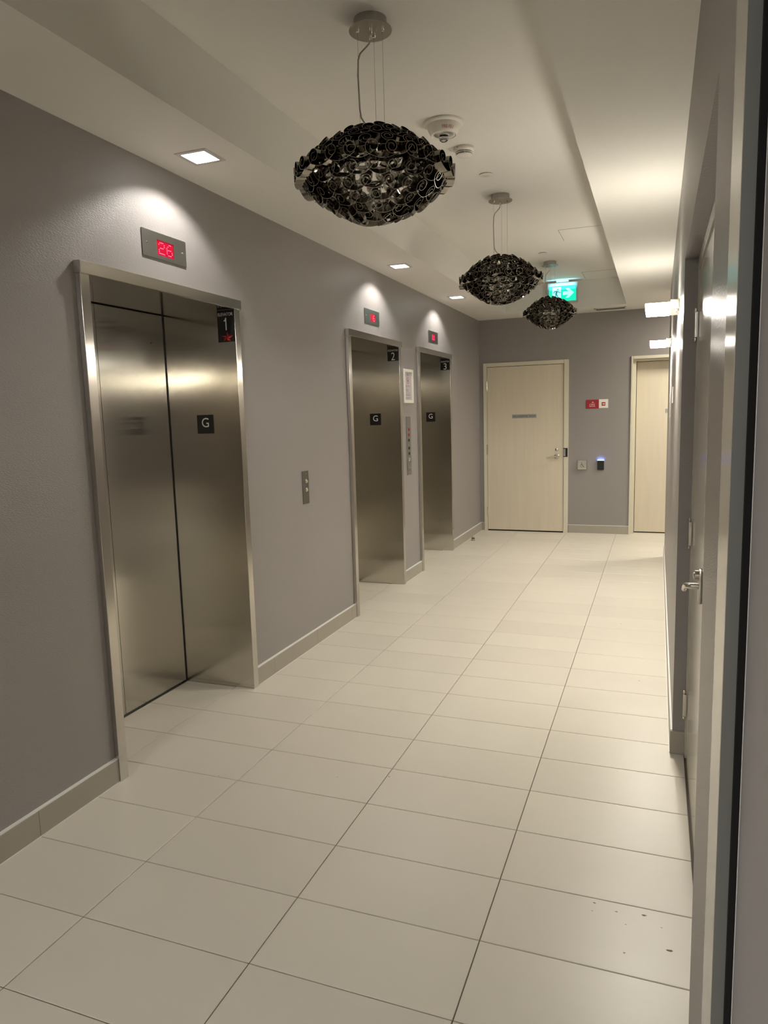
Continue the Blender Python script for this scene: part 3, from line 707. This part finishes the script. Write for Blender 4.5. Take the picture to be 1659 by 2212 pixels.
# ------------------------------------------------------------------ exit sign
t = thing('exit_sign', (1.218, 7.25, ZH), 'lit green running-man exit sign with right arrow hanging from the ceiling', 'exit sign')
yf = 7.245
MB().bbox(1.15, 1.285, yf, yf + .05, ZH - .022, ZH - .0003, .002).build('ceiling_mount', M['white'], t)
MB().bbox(1.053, 1.385, yf + .003, yf + .045, 2.738, 2.962, .004).build('housing', M['exit_box'], t)
MB().box(1.070, 1.368, yf + .0005, yf + .003, 2.757, 2.925).build('green_panel', M['green'], t)
fx_ = lambda u, v, d: (u, d, v)
mb = MB(); mb.prism([(1.107, 2.770), (1.203, 2.770), (1.203, 2.912), (1.107, 2.912)], fx_, yf - .0002, yf + .0004)
mb.prism([(1.224, 2.823), (1.285, 2.823), (1.252, 2.792), (1.290, 2.792), (1.345, 2.843), (1.290, 2.894), (1.252, 2.894), (1.285, 2.861), (1.224, 2.861)], fx_, yf - .0002, yf + .0004)
mb.build('arrow_and_doorway', M['green_mark'], t)
mb = MB(); d0, d1_ = yf - .0006, yf - .0003
mb.lathe([(0, 0), (.0105, 0), (.0105, -.0004), (0, -.0004)], (1.167, yf - .0003, 2.890), 16, 'Y')
seg2(mb, (1.158, 2.872), (1.148, 2.833), .020, fx_, d0, d1_); seg2(mb, (1.150, 2.838), (1.140, 2.790), .010, fx_, d0, d1_); seg2(mb, (1.152, 2.838), (1.168, 2.812), .010, fx_, d0, d1_)
seg2(mb, (1.168, 2.815), (1.166, 2.785), .009, fx_, d0, d1_); seg2(mb, (1.158, 2.872), (1.130, 2.868), .008, fx_, d0, d1_); seg2(mb, (1.132, 2.869), (1.120, 2.848), .008, fx_, d0, d1_)
seg2(mb, (1.163, 2.870), (1.185, 2.853), .008, fx_, d0, d1_); seg2(mb, (1.183, 2.854), (1.202, 2.853), .007, fx_, d0, d1_)
mb.build('running_figure', M['green_man'], t)
lamp('exit_glow', 'AREA', (1.218, yf - .01, 2.90), 0.5, (0.35, 0.80, 1.0), .28, .10, rot=(math.radians(125), 0, 0), parent=t)

# ------------------------------------------------------------------ pendants of coiled black-chrome ribbon
def scroll_mesh(turns, R, tail, depth, name):
    pts = []
    n = 22
    for i in range(n + 1):
        q = i / n; a = -PI / 2 - turns * 2 * PI * (1 - q); r = R * (0.30 + 0.70 * q)
        pts.append((r * math.cos(a), r * math.sin(a)))
    for i in range(1, 7):
        q = i / 6; pts.append((tail * q, -R - 0.009 * math.sin(q * PI) + 0.020 * q * q))
    th = 0.0006; vs = []; fs = []
    for i, (u, v) in enumerate(pts):
        p0, p1 = pts[max(0, i - 1)], pts[min(len(pts) - 1, i + 1)]
        dx, dy = p1[0] - p0[0], p1[1] - p0[1]; L = math.hypot(dx, dy) or 1; nx, ny = -dy / L * th, dx / L * th
        vs += [(u + nx, v + ny, .004), (u - nx, v - ny, .004), (u - nx, v - ny, -depth), (u + nx, v + ny, -depth)]
    for i in range(len(pts) - 1):
        for k in range(4): fs.append((4 * i + k, 4 * i + (k + 1) % 4, 4 * i + 4 + (k + 1) % 4, 4 * i + 4 + k))
    fs.append((0, 1, 2, 3)); fs.append(tuple(4 * (len(pts) - 1) + k for k in (3, 2, 1, 0)))
    mb = MB(); mb.add(vs, fs); mb.v = [(u, v, w_ - u * u / .50) for u, v, w_ in mb.v]; me = mb.mesh(name, M['gun']); me.materials.append(M['gun_edge'])
    for p in me.polygons:
        if abs(p.normal.z) > .7: p.material_index = 1
    return me
M['gun_edge'] = mat('ribbon_cut_edge', (0.42, 0.395, 0.35), 0.35, metal=1.0)
SC = [scroll_mesh(1.55, .0270, .078, .030, 'scroll_mesh_a'), scroll_mesh(1.25, .0290, .084, .027, 'scroll_mesh_b'), scroll_mesh(1.8, .0250, .074, .032, 'scroll_mesh_c')]
def pendant(x, y, zc, D, H, label):
    rnd = random.Random(3)
    t = thing('pendant_lamp', (x, y, zc), label, 'pendant lamp', 'ribbon scroll pendants in the ceiling tray')
    R, h = D / 2 - .006, H / 2 - .006
    prof = lambda s: (R * s, h * max(0.0, 1 - s * s) ** 0.94)      # s = r/R
    # arc-length table of the upper half, from rim to pole
    N = 200; tab = [(0.0, 1.0)]; L = 0; pr = prof(1.0)
    for i in range(1, N + 1):
        q = prof(1 - i / N); L += math.hypot(q[0] - pr[0], q[1] - pr[1]); tab.append((L, 1 - i / N)); pr = q
    def at(l):
        for i in range(1, len(tab)):
            if tab[i][0] >= l: return tab[i][1]
        return 0.0
    rows = 6; step = L / (rows + .15)
    for side, k in [(1, -.0)] + [(sd, kk) for kk in range(1, rows) for sd in (1, -1)]:
        if True:
            l = step * (k + .02); s = at(l); r, z = prof(s)
            cnt = max(1, round(2 * PI * r / .074)) if r > .02 else 1
            s2 = at(min(l + .01, L)); r2, z2 = prof(s2)
            ml = math.hypot(r2 - r, z2 - z) or 1; dr, dz = (r2 - r) / ml, (z2 - z) / ml    # towards the pole
            ph = rnd.random() * 6
            for c in range(cnt):
                a = ph + 2 * PI * (c + rnd.uniform(-.08, .08)) / cnt
                er = Vector((math.cos(a), math.sin(a), 0)); ea = Vector((-math.sin(a), math.cos(a), 0))
                up = er * dr + Vector((0, 0, dz * side))
                nrm = er.copy() if k == 0 else (er * (abs(dz) + .30) + Vector((0, 0, -dr * side))).normalized()
                up = (up - up.dot(nrm) * nrm).normalized() if k else Vector((0, 0, 1))
                b_ = up * side; tt = b_.cross(nrm).normalized()
                pos = er * r + Vector((0, 0, z * side)) - nrm * rnd.uniform(0, .008)
                mt4 = Matrix((tt, b_, nrm)).transposed().to_4x4()
                mt4 = Matrix.Translation(pos) @ mt4 @ Matrix.Rotation(rnd.uniform(-.25, .25), 4, 'Z') @ Matrix.Rotation(rnd.uniform(-.07, .07), 4, 'X') @ Matrix.Scale(rnd.uniform(.9, 1.12), 4)
                o = bpy.data.objects.new('scroll', SC[rnd.randrange(3)]); COL.objects.link(o); o.parent = t; o.matrix_local = mt4
    # inner hoops carrying the scrolls
    mb = MB()
    for zz, rr in ((0, R * .86), (h * .50, R * .60), (-h * .50, R * .60), (h * .86, R * .22), (-h * .86, R * .22)):
        mb.tube([(x + rr * math.cos(2 * PI * i / 40), y + rr * math.sin(2 * PI * i / 40), zc + zz) for i in range(41)], .0022, 6)
    for i in range(8):
        a = 2 * PI * i / 8; pp = []
        for j in range(-8, 9):
            s = 1 - abs(j) / 8 * .85; r, z = prof(s); r *= .86; pp.append((x + r * math.cos(a), y + r * math.sin(a), zc + math.copysign(z, j) * .93))
        mb.tube(pp, .0018, 5)
    mb.build('inner_cage', M['gun'], t, True)
    MB().lathe([(0, 0), (.020, 0), (.020, .06), (.008, .075), (0, .075)], (x, y, zc + h - .095), 16).build('lamp_holder', M['gun'], t, True)
    mb = MB()
    for i in range(6):
        a = 2 * PI * i / 6 + .3; mb.lathe([(0, -.016), (.012, 0), (0, .016)], (x + .055 * math.cos(a), y + .055 * math.sin(a), zc - .02), 6)
    mb.build('crystal_drop', M['glass'], t)
    # canopy : drum on the ceiling, wider flange below
    MB().lathe([(0, 0), (.062, 0), (.062, -.036), (0, -.036)], (x, y, ZH - .0003), 40).build('canopy_drum', M['canopy'], t, True)
    fl = MB().lathe([(0, 0), (.080, 0), (.0805, -.0015), (.080, -.003), (0, -.003)], (x, y, ZH - .0365), 48).build('canopy_flange', M['canopy'], t, True)
    zf = ZH - .0395; zt = zc + h - .010
    R_ = (.935, .353); U_ = (-.353, .935)
    for j, (a, b) in enumerate(((-.048, -.012), (.044, -.012), (.012, .030))):
        px_, py_ = x + R_[0] * a + U_[0] * b, y + R_[1] * a + U_[1] * b
        MB().tube([(px_, py_, zf + .001), (px_, py_, zt - .004)], .0009, 6).build('cable', M['nickel'], t)
        MB().lathe([(0, 0), (.0055, 0), (.0055, -.009), (.003, -.012), (0, -.012)], (px_, py_, zf + .001), 12).build('cable_nut', M['chrome'], t, True)
    MB().lathe([(0, 0), (.006, 0), (.006, -.028), (.004, -.032), (0, -.032)], (x, y, zf + .001), 12).build('cord_grip', M['chrome'], t, True)
    c = lambda a, b, z: (x + R_[0] * a + U_[0] * b, y + R_[1] * a + U_[1] * b, z)
    pts = [c(0, 0, zf - .028), c(-.006, -.004, zf - .045), c(-.022, -.008, zf - .063), c(-.040, -.013, zf - .082), c(-.048, -.016, zf - .105), c(-.051, -.016, zf - .16),
           c(-.050, -.015, (zf + zt) / 2), c(-.0475, -.015, zt + .075), c(-.043, -.014, zt + .046), c(-.030, -.008, zt + .028), c(-.014, -.003, zt + .016), c(0, 0, zt + .004), c(0, 0, zt - .02)]
    MB().tube(pts, .0032, 8).build('power_cord', M['cord'], t, True)
    return t
pendant(1.228, 1.40, 2.442, .626, .343, 'nearest and largest coiled dark chrome ribbon pendant lamp')
pendant(1.228, 3.77, 2.438, .585, .335, 'middle coiled dark chrome ribbon pendant lamp')
pendant(1.228, 6.17, 2.504, .540, .318, 'farthest coiled dark chrome ribbon pendant lamp, before the exit sign')
